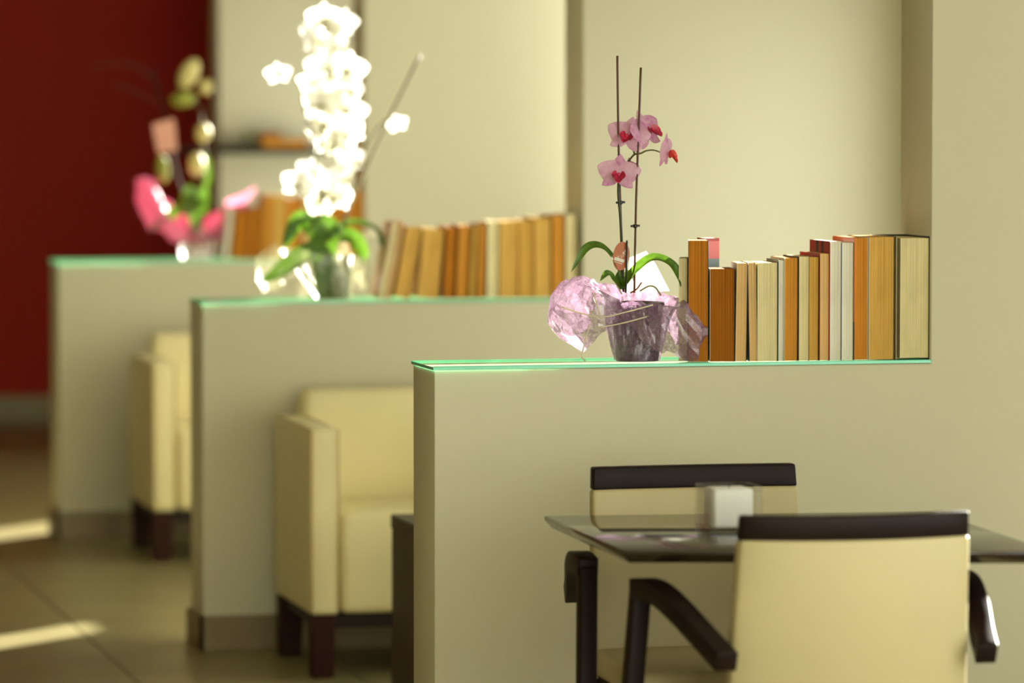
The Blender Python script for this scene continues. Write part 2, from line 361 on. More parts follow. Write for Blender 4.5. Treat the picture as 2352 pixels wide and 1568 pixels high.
G1 = 'old books on the glass shelf with the purple-wrapped orchid'
B = 826
redblack = bandmat('red black jacket', [(0, '9a1410'), (.30, '2a0a08'), (.42, '9a1410'), (.55, '1d0706'), (.68, '8f1612')], 'Y', 0, .15)
pinkblue = bandmat('pink blue jacket', [(0, '8aa0a6'), (.84, 'ea7f86'), (.99, 'b5403c')], 'Z', 0, .26)
orangeblue = bandmat('orange blue jacket', [(0, '23343f'), (.32, 'd8643a'), (.99, 'd8643a')], 'Z', 0, .26)
L1 = [
 # label, xl, xr, top, paper, kwargs
 ('thin cream-paged booklet with pale cover beside the purple-wrapped orchid', 1559, 1578, 593, 'cream', dict(left='d8cdb8', depth=.09, dy=.06, rz=-17)),
 ('tall brown-edged book with a dark green cover, second from the purple-wrapped orchid', 1581, 1626, 552, 'brown', dict(left='26322c', right='1d2420', depth=.10, dy=.035, rz=-15.5, tap=2.5)),
 ('short dark-brown-edged paperback in front of the pink and blue book', 1631, 1686, 617, 'dark', dict(left='d9cfb0', right='241a12', depth=.10, dy=.025, rz=-13, tap=3)),
 ('tan-paged paperback with splayed pages beside the dark-brown-edged short one', 1689, 1714, 604, 'tan', dict(left='cdb98d', right='3a2f22', depth=.12, lean=3, rz=-10, tap=1)),
 ('narrow tan-paged paperback leaning over a dark gap at its foot', 1721, 1739, 603, 'tan', dict(left='2e251a', right='cdb88a', depth=.12, lean=-4, rz=-9, tap=2)),
 ('thick pale-yellow-paged paperback, its cover matching the pages', 1740, 1785, 603, 'cream', dict(left='cfc79c', right='6d6a4a', depth=.12, rz=-7, tap=2)),
 ('very thin white-paged booklet in a dark green cover', 1787, 1800, 597, 'white', dict(left='5b6650', right='c9c9b0', depth=.13, rz=-5, tap=2)),
 ('slim amber-edged paperback next to the thin dark green booklet', 1801, 1832, 592, 'amber', dict(left='cfc8a8', right='2b2015', depth=.13, rz=-3, tap=1.5)),
 ('cream-paged paperback with a dark olive cover among the shorter books', 1834, 1857, 589, 'cream', dict(left='39391f', right='d0c598', depth=.13, rz=-1.5, tap=1.5)),
 ('narrow ochre-paged paperback leaning beside the bright red book', 1858, 1880, 590, 'ochre', dict(left='9c7a3c', right='4a3418', depth=.13)),
 ('slim book in a bright red cover with tan pages', 1882, 1904, 582, 'tan', dict(left='a8200f', right='b8371c', depth=.15)),
 ('white-paged book in a red and black striped jacket', 1905, 1931, 554, 'white', dict(left='9a1410', right='d5d2bf', matl=redblack, depth=.15)),
 ('cream-white-paged paperback with a dark teal cover edge', 1932, 1959, 557, 'white', dict(left='24454a', right='cfcaa9', depth=.15)),
 ('orange-jacketed book with amber pages and a dark blue foot', 1961, 1993, 546, 'orange', dict(left='d8643a', right='d8c9a0', matl=orangeblue, depth=.16)),
 ('thick gold-paged paperback beside the large black-covered hardback', 1995, 2053, 544, 'gold', dict(left='dcd3b8', right='8d7c4b', depth=.16)),
 ('large worn hardback with cream pages and black cover against the wall jamb', 2066, 2136, 543, 'cream', dict(left='8f845d', right='1d1a10', spine='1b1812', hard=True, depth=.17, dy=.012, splay=.009)),
]
for lab, xl, xr, top, pp, kw in L1: book(lab, G1, Y1, xl, xr, top, B, pp, **kw)
# the pink and blue book standing behind the short brown one, its spine turned to the room
def spine_book(label, group, xl, xr, top, Yf, mat):
    a = atY(xl, top, Yf); b = atY(xr, top, Yf); h = a.z-ZG; wd = b.x-a.x
    root = thing('book', label, 'book', ((a.x+b.x)/2, Yf, ZG), 0, group)
    c = MB(); c.box(-wd/2, -wd/2+.001, 0, .06, 0, h); c.box(wd/2-.001, wd/2, 0, .06, 0, h); c.box(-wd/2, wd/2, -.001, .0005, 0, h)
    c.build('cover', mat, root); MB().box(-wd/2+.001, wd/2-.001, .0005, .058, .0005, h-.0006).build('page_block', papermat('paper white', *PAPER['white']), root)
spine_book('book in a pink and blue jacket standing behind the short brown-edged one', G1, 1618, 1652, 547, Y1+.150, pinkblue)

G2 = 'old books on the glass shelf with the white orchid'
redwhite = bandmat('red white jacket', [(0, 'c98a72'), (.28, 'cf7a5a'), (.45, 'cfcbb0'), (.68, 'c98a72'), (.82, 'a82a1c')], 'Z', 0, .21)
L2 = [
 ('slanting cream-paged book with a red and white patterned cover, first from the white orchid', 870, 886, 510, 'cream', dict(left='c9a58a', depth=.13, lean=33)),
 ('thin slanting book in a red and white jacket, second from the white orchid', 887, 899, 510, 'tan', dict(left='b24a35', matl=redwhite, depth=.13, lean=33)),
 ('slanting tan-paged paperback, third from the white orchid', 903, 941, 523, 'gold', dict(left='2e2a1a', right='c9a55a', depth=.13, lean=30)),
 ('thick tan-paged paperback leaning slightly, fourth from the white orchid', 958, 1008, 526, 'gold', dict(left='c29c50', right='a98340', depth=.13, lean=14)),
 ('burnt-orange-edged paperback, fifth from the white orchid', 1018, 1043, 521, 'brown', dict(left='a8691c', right='4a2a0c', depth=.13, lean=9)),
 ('amber-edged paperback with dark brown back cover, sixth from the white orchid', 1047, 1074, 518, 'amber', dict(left='5a3410', right='9a6c24', depth=.13, lean=8)),
 ('amber-edged slim paperback, seventh from the white orchid', 1078, 1092, 519, 'ochre', dict(left='8a6420', right='7a5a1c', depth=.13, lean=8)),
 ('brown-amber-edged paperback next to the pale cream one', 1096, 1113, 514, 'amber', dict(left='7a5418', right='b58838', depth=.13, lean=5)),
 ('pale cream-paged paperback in the middle of the amber row', 1118, 1144, 508, 'cream', dict(left='d8d0a4', right='d0c698', depth=.13, lean=3)),
 ('thick tan-paged paperback right after the pale cream one', 1147, 1190, 508, 'gold', dict(left='d0b070', right='c09040', depth=.13, lean=2)),
 ('amber-paged paperback, third past the pale cream one', 1192, 1226, 506, 'ochre', dict(left='c89038', right='c09850', depth=.14)),
 ('tall gold-paged paperback, third from the wall jamb on the middle shelf', 1228, 1266, 500, 'gold', dict(left='c89038', right='7a5818', depth=.15)),
 ('tall amber-paged book, second from the wall jamb on the middle shelf', 1269, 1297, 494, 'amber', dict(left='8a6420', right='a88a50', depth=.15)),
 ('tall cream book standing against the wall jamb on the middle shelf', 1300, 1325, 492, 'cream', dict(left='d8d0b0', right='b0a880', depth=.15)),
]
for lab, xl, xr, top, pp, kw in L2: book(lab, G2, Y2, xl, xr, top, 690, pp, **kw)

G3 = 'old books on the glass shelf with the pink-wrapped orchid'
L3 = [
 ('pale grey slim book, first from the pink-wrapped orchid', 512, 526, 478, 'white', dict(left='a8a48c', depth=.13, lean=12)),
 ('brown-edged paperback with a dark cover, second from the pink-wrapped orchid', 530, 568, 483, 'brown', dict(left='4a2408', depth=.13, lean=11)),
 ('amber-brown-edged paperback, third from the pink-wrapped orchid', 570, 593, 476, 'brown', dict(left='8a5a14', depth=.13, lean=10)),
 ('tall olive-brown-edged book, fourth from the pink-wrapped orchid', 598, 622, 448, 'amber', dict(left='8a6a2c', depth=.14, lean=9)),
 ('tall light-tan-paged book, fifth from the pink-wrapped orchid', 624, 652, 448, 'gold', dict(left='cdb268', depth=.14, lean=7)),
 ('orange-edged book with a terracotta cover, sixth from the pink-wrapped orchid', 654, 690, 455, 'orange', dict(left='b8743c', depth=.14, lean=5)),
 ('grey-covered book showing behind the white orchid stems', 694, 714, 452, 'tan', dict(left='b8ac8a', depth=.14, lean=3)),
 ('wide tan-orange-paged book, fourth from the wall jamb on the far shelf', 716, 745, 440, 'tan', dict(left='c08a44', depth=.14)),
 ('deep orange-paged book, third from the wall jamb on the far shelf', 747, 778, 437, 'orange', dict(left='c07a2c', depth=.14)),
 ('bright orange-paged book, second from the wall jamb on the far shelf', 780, 812, 437, 'orange', dict(left='c8842c', depth=.14)),
 ('orange-brown-paged book against the wall jamb on the far shelf', 814, 838, 437, 'amber', dict(left='a86418', depth=.14)),
]
for lab, xl, xr, top, pp, kw in L3: book(lab, G3, Y3, xl, xr, top, 594, pp, **kw)

# ------------------------------------------------------------------ armchairs
def armchair(label, loc):
    t = thing('armchair', label, 'armchair', loc, 0, 'cream leather armchairs')
    Wd, D = .80, .56                       # local: x from the outer side of the left arm, y from the front
    for x0 in (0, Wd-.082):
        m = MB(); m.hexa([(x0, 0, .172), (x0+.082, 0, .172), (x0+.082, D, .172), (x0, D, .172), (x0, 0, .677), (x0+.082, 0, .677), (x0+.082, D, .677), (x0, D, .677)])
        a = m.build('armrest', M_LEATHER, t, bevel=.014, seg=3)
        p = MB()
        for xx in (x0+.004, x0+.078): p.tube([(xx, .0, .18), (xx, -.002, .4), (xx, -.001, .672), (xx, .3, .676), (xx, D-.02, .676)], .0025, 5)
        p.build('piping', M_PIPE, a, smooth=True)
    MB().box(.084, Wd-.084, -.003, D-.1, .174, .452).build('seat_cushion', M_LEATHER, t, bevel=.022, seg=4)
    m = MB()
    m.hexa([(.03, D-.13, .172), (Wd-.03, D-.13, .172), (Wd-.03, D+.03, .172), (.03, D+.03, .172), (.075, D-.06, .75), (Wd-.075, D-.06, .75), (Wd-.075, D+.07, .75), (.075, D+.07, .75)])
    m.build('backrest', M_LEATHER, t, bevel=.03, seg=4)
    MB().box(.02, Wd-.02, .02, D+.0, .135, .174).build('frame', M_DARK, t, bevel=.003, seg=1)
    for lx in (.004, Wd-.07):
        for ly in (.002, D-.075):
            MB().hexa([(lx+.004, ly+.004, 0), (lx+.062, ly+.004, 0), (lx+.062, ly+.062, 0), (lx+.004, ly+.062, 0), (lx, ly, .172), (lx+.066, ly, .172), (lx+.066, ly+.066, .172), (lx, ly+.066, .172)]).build('leg', M_REDWOOD, t, bevel=.003, seg=1)
    return t
armchair('cream leather armchair in front of the half wall carrying the white orchid', (2.124, 11.522, 0))
armchair('cream leather armchair in front of the half wall carrying the pink-wrapped orchid', (2.150, 14.60, 0))

# dark table between the near half wall and the armchair
ct = thing('side_table', 'dark wood panel-sided side table between half wall and cream armchair', 'table', (2.225, 10.06, 0))
MB().box(0, .80, 0, .87, .462, .5).build('table_top', M_WALNUT, ct, bevel=.003, seg=1)
for a, b in ((.002, .042), (.758, .798)): MB().box(a, b, .004, .866, 0, .463).build('side_panel', M_WALNUT, ct, bevel=.002, seg=1)
MB().box(.042, .758, .06, .80, .12, .145).build('shelf', M_WALNUT, ct, bevel=.002, seg=1)

# ------------------------------------------------------------------ dining table and chairs
TZ = .74
tb = thing('dining_table', 'glossy dark square dining table between the two cream chairs', 'table', (2.37, 7.90, 0))
cor = [(1.988, 7.645), (2.745, 7.455), (2.785, 8.245), (2.004, 8.325)]
c0 = Vector((2.37, 7.90)); m = MB()
top = [(x-c0.x, y-c0.y, TZ) for x, y in cor]
mid = [(x-c0.x, y-c0.y, TZ-.008) for x, y in cor]
bot = [((x-c0.x)*.965, (y-c0.y)*.965, TZ-.024) for x, y in cor]
m.add(top+mid+bot, [(0, 1, 2, 3), (11, 10, 9, 8)] + [(i+4, (i+1) % 4+4, (i+1) % 4, i) for i in range(4)] + [(i+8, (i+1) % 4+8, (i+1) % 4+4, i+4) for i in range(4)])
m.build('table_top', M_TABLE, tb, bevel=.002, seg=2)
MB().lathe([(.05, .012), (.042, .05), (.04, .4), (.04, TZ-.05)], 24).build('column', M_DARK, tb, smooth=True)
MB().lathe([(.17, 0), (.17, .008), (.15, .014), (.06, .02)], 32).build('base_plate', M_DARK, tb)
MB().box(-.2, .2, -.03, .03, TZ-.05, TZ-.023).box(-.03, .03, -.2, .2, TZ-.05, TZ-.023).build('bracket', M_DARK, tb)

def dining_chair(label, loc, rz, bow):
    t = thing('dining_chair', label, 'chair', loc, rz, 'cream and dark wood armchairs at the dining table')
    def prof(x): return -bow*(1-(x/.215)**2)
    def slab(z0, z1, w0, w1, th, dy0, dy1, front=0):
        g = MB(); n = 12
        vs = []
        for k, (z, wd, dy) in enumerate(((z0, w0, dy0), (z1, w1, dy1))):
            for s in (0, 1):
                for i in range(n+1):
                    x = -wd/2+wd*i/n; vs.append((x, prof(x)+dy+s*th, z))
        q = n+1; fs = []
        for i in range(n):
            fs += [(i, i+1, 2*q+i+1, 2*q+i), (q+i+1, q+i, 3*q+i, 3*q+i+1), (i+1, i, q+i, q+i+1), (2*q+i, 2*q+i+1, 3*q+i+1, 3*q+i)]
        fs += [(0, 2*q, 3*q, q), (n, q+n, 3*q+n, 2*q+n)]
        return g.add(vs, fs)
    slab(.776, .821, .428, .424, .030, .006, 0).build('top_rail', M_DARK, t, bevel=.004, seg=2)
    slab(.40, .777, .455, .43, .036, .05, .002).build('backrest', M_CHAIRCR, t, bevel=.008, seg=3)
    m = MB(); m.hexa([(-.225, .05, .405), (.225, .05, .405), (.235, .46, .405), (-.235, .46, .405), (-.225, .05, .46), (.225, .05, .46), (.235, .46, .46), (-.235, .46, .46)])
    m.build('seat', M_CHAIRCR, t, bevel=.018, seg=3)
    MB().box(-.215, .215, .06, .44, .365, .406).build('seat_frame', M_DARK, t, bevel=.003, seg=1)
    def sweep(path, wx, th, name):
        # rectangular bar: wx across x, th in the path plane
        P = [Vector(p) for p in path]; vs = []
        for i, p in enumerate(P):
            d = (P[min(i+1, len(P)-1)]-P[max(i-1, 0)]).normalized(); nn = Vector((1, 0, 0)).cross(d).normalized()
            for sx, sn in ((-1, -1), (1, -1), (1, 1), (-1, 1)): vs.append(p+Vector((sx*wx/2, 0, 0))+nn*(sn*th/2))
        fs = [(i*4+j, i*4+(j+1) % 4, i*4+4+(j+1) % 4, i*4+4+j) for i in range(len(P)-1) for j in range(4)] + [(3, 2, 1, 0), tuple(len(P)*4-4+j for j in range(4))]
        return MB().add(vs, fs).build(name, M_DARK, t, bevel=.003, seg=2)
    for s in (-1, 1):
        sweep([(s*.335, .445, 0), (s*.320, .40, .33), (s*.306, .352, .655)], .034, .040, 'leg')
        sweep([(s*.20, -.06, 0), (s*.205, .02, .2), (s*.212, .055, .405)], .030, .034, 'leg')
        sweep(bez([(s*.306, .362, .655), (s*.303, .30, .661), (s*.295, .23, .655), (s*.28, .15, .63), (s*.258, .06, .59), (s*.243, -.01, .562)], 5), .040, .038, 'armrest')
    return t
dining_chair('cream chair with dark wood rail, its back away from the half wall', (2.358, 7.41, 0), 0, .045)
dining_chair('cream chair with dark wood rail between dining table and half wall', (2.353, 8.50, 0), math.pi, .012)

# glass holder with a white candle on the table
ch = thing('candle_holder', 'clear square glass candle holder standing on the dark dining table', 'candle holder', (2.268, 7.925, TZ))
gm = panemat('holder glass', (.985, .99, .98), .1, graze=.5)
hw = .052; hh = .09; th = .004
g = MB(); g.box(-hw, hw, -hw, -hw+th, 0, hh); g.box(-hw, hw, hw-th, hw, 0, hh); g.box(-hw, -hw+th, -hw+th, hw-th, 0, hh); g.box(hw-th, hw, -hw+th, hw-th, 0, hh); g.box(-hw, hw, -hw, hw, 0, .012)
g.build('glass_cup', gm, ch)
cd = thing('candle', 'white square candle inside the clear glass holder', 'candle', (2.268, 7.925, TZ+.0115))
MB().box(-.039, .039, -.036, .036, 0, .074).build('wax_body', leafmat('white wax', 'fcfaf4', .2, gloss=.05), cd, bevel=.006, seg=3)
MB().tube([(0, 0, .072), (.001, 0, .078), (.003, 0, .083)], .0012, 6).build('wick', cov('2a2420'), cd)

# ------------------------------------------------------------------ alcove shelf with books on the far pier
a = atY(412, 345, Y4-.1); b = atY(745, 345, Y4-.1); zs = a.z
sh = tag(MB().box(a.x, b.x, Y4-.2, Y4+.001, zs-.016, zs+.012).build('wall_shelf', M_DARK, bevel=.002, seg=1), 'dark wood shelf board fixed to the far grey pier', 'shelf')
def flat_book(label, xl, xr, z, h, cc, paper, dpt):
    a = atY(xl, 330, Y4-.15); b = atY(xr, 330, Y4-.15); wd = b.x-a.x
    t = thing('book', label, 'book', ((a.x+b.x)/2, Y4-.18, z), 0, 'books lying on the far wall shelf')
    c = MB(); c.box(-wd/2, wd/2, 0, dpt, 0, .003); c.box(-wd/2, wd/2, 0, dpt, h-.003, h); c.box(-wd/2, wd/2, dpt-.003, dpt, .003, h-.003); c.build('cover', cov(cc), t)
    MB().box(-wd/2+.004, wd/2-.004, .004, dpt-.003, .003, h-.003).build('page_block', papermat('paper '+paper, *PAPER[paper]), t)
zz = zs+.012
flat_book('brown-edged book lying on the dark wall shelf', 598, 706, zz, .036, '8a6a35', 'amber', .15)
flat_book('small dark book lying on top of the brown-edged one', 596, 645, zz+.036, .03, '3a3220', 'dark', .12)
bx = thing('box', 'small grey-green box standing on the dark wall shelf beside the flat books', 'box', (atY(580, 330, Y4-.15).x, Y4-.1, zz))
MB().box(-.026, .026, -.04, .04, 0, .055).build('box_body', cov('6e6e4c'), bx, bevel=.003); MB().box(-.027, .027, -.041, .041, .055, .072).build('lid', cov('a09a74'), bx, bevel=.003)

# ------------------------------------------------------------------ orchids
def petal_fn(o, d, sd, n, L, wmax, p=.8, q=.75, curl=0, cup=0, twist=0):
    def fn(u, v):
        s = u; t = 2*v-1; ww = wmax*max(.02, math.sin(math.pi*min(1, .06+.94*s)**p))**q*(1 if s < .995 else .5)
        return o + d*(L*s) + sd*(ww*t) + n*(curl*L*s*s - cup*ww*t*t + twist*ww*t*s)
    return fn
def flower(root, base, c, n, up, size, mats, lipmat, lipscale=1):
    """phalaenopsis bloom at world point c facing n; returns the part"""
    c = Vector(c)-base; n = Vector(n).normalized(); up = Vector(up); up = (up-n*up.dot(n)).normalized(); rt = up.cross(n).normalized()
    def dirs(deg): a = math.radians(deg); d = up*math.cos(a)+rt*math.sin(a); return d, n.cross(d).normalized()
    S = size; m = MB()
    for deg, L, wd in ((0, .5, .17), (128, .48, .15), (-128, .48, .15)):
        d, sd = dirs(deg); m.grid(petal_fn(c-n*.02*S, d, sd, n, L*S, wd*S, .85, .8, -.12, .3), 8, 6)
    m.ball(c-n*.01*S, .05*S, 8)
    f = m.build('flower', mats[0], root, smooth=True)
    for deg in (72, -72):
        d, sd = dirs(deg); MB().grid(petal_fn(c, d, sd, n, .56*S, .29*S, .62, .62, -.1, .22, R.uniform(-.1, .1)), 9, 8).build('petal', mats[1], f, smooth=True)
    lp = MB()
    for deg, L in ((180, .27), (150, .2), (-150, .2)):
        d, sd = dirs(deg); lp.grid(petal_fn(c+n*.05*S, (d*.75+n*.65).normalized(), sd, n, L*S*lipscale, .1*S*lipscale, .8, .7, .1, -.9), 6, 6)
    for s in (-1, 1):
        d, sd = dirs(s*40); lp.grid(petal_fn(c+n*.03*S+rt*(s*.05*S), (n*.8+rt*(s*.5)).normalized(), up, rt*s, .17*S*lipscale, .1*S*lipscale, .8, .7, .2, 0), 5, 5)
    lp.ball(c+n*.08*S, .055*S, 8, 0, (1, 1, 1))
    lp.build('lip', lipmat, f, smooth=True)
    return f
def leaf(root, base, pts, wd, mat, name='leaf', face=(0, -1, .25), fold=.35, n=7, p=.7):
    P = bez([Vector(q)-base for q in pts], n); K = len(P)-1; m = MB(); face = Vector(face).normalized()
    def fn(u, v):
        i = min(K, int(round(u*K))); pt = P[i]; d = (P[min(K, i+1)]-P[max(0, i-1)]).normalized()
        sd = d.cross(face); sd = sd.normalized() if sd.length > .05 else Vector((1, 0, 0)); nn = sd.cross(d).normalized(); t = 2*v-1
        ww = wd*max(.03, math.sin(math.pi*min(1, .12+.88*u)**p))**.75*(1 if u < .99 else .3)
        r_ = pt + sd*(ww*t) + nn*(fold*ww*abs(t)); r_.z = max(r_.z, .0008); return r_
    m.grid(fn, K, 6); return m.build(name, mat, root, smooth=True)
def strand(root, base, pts, r, mat, name, n=6, k=6, taper=None):
    P = bez([Vector(q)-base for q in pts], k)
    rr = [r*(1-(1-taper)*i/(len(P)-1)) for i in range(len(P))] if taper is not None else r
    return MB().tube(P, rr, n).build(name, mat, root, smooth=True)
def wrap(root, keys, mat, name='wrapping', amp=.012, nt=96, ns=26, seed=3, crease=14):
    """crumpled skirt of film round a pot; keys: {angle deg: [(r,z)...]} in local coordinates"""
    ks = sorted(keys); cnt = len(keys[ks[0]])
    def prof(al):
        al %= 360
        for i, k in enumerate(ks):
            k2 = ks[(i+1) % len(ks)]; span = (k2-k) % 360 or 360
            if (al-k) % 360 < span:
                f = ((al-k) % 360)/span; f = f*f*(3-2*f)
                return [(a[0]*(1-f)+b[0]*f, a[1]*(1-f)+b[1]*f) for a, b in zip(keys[k], keys[k2])]
        return keys[ks[0]]
    def fn(u, v):
        al = 360*v; pr = [Vector((a, b, 0)) for a, b in prof(al)]
        x = u*(cnt-1); i = min(cnt-2, int(x)); f = x-i
        P = [pr[max(0, i-1)], pr[i], pr[i+1], pr[min(cnt-1, i+2)]]
        q = .5*((2*P[1])+(P[2]-P[0])*f+(2*P[0]-5*P[1]+4*P[2]-P[3])*f*f+(3*P[1]-P[0]-3*P[2]+P[3])*f**3)
        th = math.radians(al); g = min(1, u*2.2)
        s = noise.noise((math.cos(th)*2.4+seed, math.sin(th)*2.4, u*3.2))
        s2 = noise.noise((math.cos(th)*7+seed*3, math.sin(th)*7, u*6.5))
        rg = 1-2*abs(noise.noise((math.cos(th)*5+seed*2, math.sin(th)*5, u*5+seed)))
        fl = math.sin(th*crease+3*s)*(.35+.65*u)
        r = q.x + g*(amp*1.6*s+amp*.9*s2+amp*.42*fl+amp*.9*rg); z = q.y + g*amp*(1.1*noise.noise((math.cos(th)*3, math.sin(th)*3, u*4+seed))+.5*s2)
        return (r*math.cos(th), r*math.sin(th), max(.001, z))
    return MB().grid(fn, ns, nt, 0, True).build(name, mat, root)

# --- pink orchid in the purple wrap
BP = Vector((2.413, Y1+.105, ZG)); YO = BP.y
o1 = thing('potted_orchid', 'pink orchid with two brown stakes in crumpled purple wrap', 'potted plant', BP)
def w1(px, py, dy=0): return atY(px, py, YO+dy)
MB().lathe([(.046, 0), (.048, .006), (.052, .06), (.057, .118), (.06, .122), (.06, .128), (.056, .128), (.053, .115)], 32, capt=True).build('pot', pmat('dark brown plastic pot', '2a1c14', .3, .2, 20), o1, smooth=True)
MB().grid(lambda u, v: ((.053*u)*math.cos(2*math.pi*v), (.053*u)*math.sin(2*math.pi*v), .12+.006*noise.noise((u*6*math.cos(6.28*v), u*6*math.sin(6.28*v), 2))), 6, 20, 0, True).build('bark', pmat('orchid bark', '5a3c22', .8, .4, 90), o1)
film = filmmat('purple organza film', 'ad8aa6', .62, gloss=.2, trans=.55)
wrap(o1, {180: [(.05, .001), (.062, .06), (.075, .12), (.105, .18), (.155, .175), (.188, .11), (.165, .06), (.125, .022)],
          235: [(.05, .001), (.056, .05), (.06, .1), (.068, .125), (.08, .13), (.09, .115), (.088, .10), (.085, .09)],
          290: [(.05, .001), (.055, .05), (.058, .09), (.066, .12), (.08, .128), (.092, .105), (.094, .06), (.088, .02)],
          318: [(.05, .001), (.062, .06), (.08, .115), (.11, .13), (.13, .105), (.146, .065), (.145, .03), (.13, .008)],
          10: [(.05, .001), (.06, .05), (.075, .12), (.09, .14), (.1, .12), (.105, .09), (.105, .06), (.1, .03)],
          90: [(.05, .001), (.06, .05), (.066, .11), (.075, .15), (.085, .16), (.092, .15), (.095, .13), (.095, .12)],
          140: [(.05, .001), (.062, .06), (.07, .12), (.095, .16), (.115, .165), (.125, .15), (.12, .12), (.11, .1)]}, film, amp=.014, seed=5, nt=74, ns=18)
wt = leafmat('white paper', 'f2ede0', .4, gloss=.05)
# white paper sleeve behind the stakes
def pl(px, py, dy): return w1(px, py, dy)-BP
q = [pl(1440, 672, .045), pl(1538, 668, .055), pl(1506, 606, .05), pl(1484, 576, .045), pl(1446, 592, .04)]
mid_ = (q[0]+q[1]+q[2]+q[3]+q[4])/5+Vector((0, -.008, 0)); MB().add(q+[mid_], [(i, (i+1) % 5, 5) for i in range(5)]).build('paper_card', wt, o1, smooth=True)
strand(o1, BP, [w1(1418, 128), w1(1419.5, 250), w1(1422, 380), w1(1427, 520, .005), w1(1432, 670, .01)], .0026, M_STAKE, 'stake')
strand(o1, BP, [w1(1472, 155, -.02), w1(1467, 300, -.02), w1(1461, 470, -.018), w1(1457, 672, -.01)], .0026, M_STAKE, 'stake')
strand(o1, BP, [w1(1432, 665, .005), w1(1428, 560, .002), w1(1425, 500, -.002), w1(1420, 440, -.004), w1(1424, 400, .004), w1(1440, 375, .008), w1(1458, 352, 0)], .0036, M_STEM, 'flower_stem', taper=.5)
strand(o1, BP, [w1(1458, 354, -.005), w1(1472, 352, -.01), w1(1485, 346, -.012), w1(1503, 345, -.008), w1(1522, 352, 0)], .0022, pmat('green pedicel', '5a5a24', .5, .1), 'pedicel', taper=.6)
strand(o1, BP, [w1(1458, 354, -.004), w1(1454, 340, -.006), w1(1456, 325, -.004), w1(1462, 316, .004), w1(1484, 306, .006)], .0022, pmat('green pedicel', '5a5a24', .5, .1), 'pedicel', taper=.7)
strand(o1, BP, [w1(1458, 354, -.004), w1(1450, 362, .002), w1(1443, 374, .01)], .002, pmat('green pedicel', '5a5a24', .5, .1), 'pedicel')
for px, py, dy in ((1459, 519, -.019), (1425, 465, 0)):
    p = w1(px, py, dy)-BP; g = MB(); g.lathe([(.0035, -.004), (.0052, -.002), (.0052, .003), (.0035, .004)], 10, p); g.tube([p+Vector((-.010, -.002, 0)), p, p+Vector((.010, -.002, .001))], .0025, 6); g.build('clip', cov('1f1712'), o1)
pk = leafmat('pale pink petal', 'e3aecb', .35, 'eec3d6', gloss=.05); pk2 = leafmat('pink petal', 'd98fc0', .35, 'e9b7d2', gloss=.05); lipm = pmat('crimson lip', 'c2304f', .4, .35, 120)
flower(o1, BP, w1(1441, 313, -.012), (-.45, -1, .2), (.25, 0, 1), .092, (pk, pk), lipm)
flower(o1, BP, w1(1490, 301, -.004), (.6, -.75, .3), (-.3, 0, 1), .104, (pk, pk2), lipm)
flower(o1, BP, w1(1534, 352, -.004), (.95, -.55, -.15), (-.3, .1, 1), .09, (pk2, pk), pmat('orange red lip', 'd8402e', .4, .3, 120))
flower(o1, BP, w1(1421, 401, -.016), (-.25, -1, .0), (.1, 0, 1), .09, (pk2, pk), lipm)
flower(o1, BP, w1(1452, 392, .014), (.8, .3, .1), (0, 0, 1), .062, (pk, pk2), lipm)
lg = leafmat('orchid leaf green', '5a7e20', .42, '48691a', rough=.4, gloss=.1)
leaf(o1, BP, [w1(1428, 655), w1(1412, 605, -.01), w1(1380, 568, -.02), w1(1345, 572, -.025), w1(1312, 624, -.03)], .017, lg, face=(.35, -.5, .9), fold=.3)
leaf(o1, BP, [w1(1434, 655, -.005), w1(1460, 622, -.02), w1(1500, 594, -.03), w1(1542, 608, -.035), w1(1567, 648, -.04), w1(1573, 688, -.04)], .015, lg, face=(-.3, -.5, .9), fold=.35)
leaf(o1, BP, [w1(1432, 662, -.005), w1(1412, 646, -.03), w1(1395, 628, -.04), w1(1378, 645, -.05)], .012, lg, face=(.2, -.7, .8))
leaf(o1, BP, [w1(1428, 662, .0), w1(1420, 640, -.01), w1(1424, 618, -.01)], .010, lg)
leaf(o1, BP, [w1(1424, 664, .02), w1(1440, 640, .03), w1(1452, 625, .05), w1(1470, 640, .06)], .012, lg, face=(0, -.4, .9))
rt_ = pmat('pale aerial root', '9a9a6c', .6, .15, 60)
strand(o1, BP, [w1(1470, 668, -.01), w1(1490, 657, -.03), w1(1505, 660, -.035), w1(1518, 678, -.03)], .0022, rt_, 'root')
strand(o1, BP, [w1(1448, 672, -.02), w1(1462, 664, -.03), w1(1474, 648, -.03)], .002, cov('8a4a24'), 'root')
strand(o1, BP, [w1(1412, 645, -.02), w1(1420, 660, -.03), w1(1428, 675, -.03)], .0018, rt_, 'root')
rf = leafmat('pale raffia', 'efe6c8', .3, gloss=.05)
for pts in ([(1290, 705, -.07), (1330, 718, -.085), (1382, 728, -.09), (1440, 716, -.1), (1500, 700, -.1)], [(1362, 672, -.08), (1368, 690, -.088), (1378, 722, -.09)],
            [(1375, 752, -.085), (1430, 742, -.095), (1490, 726, -.1)], [(1355, 745, -.07), (1346, 775, -.075), (1340, 800, -.08), (1336, 818, -.085), (1344, 829, -.09)]):
    strand(o1, BP, [w1(*p) for p in pts], .0016, rf, 'raffia_strand', 5)
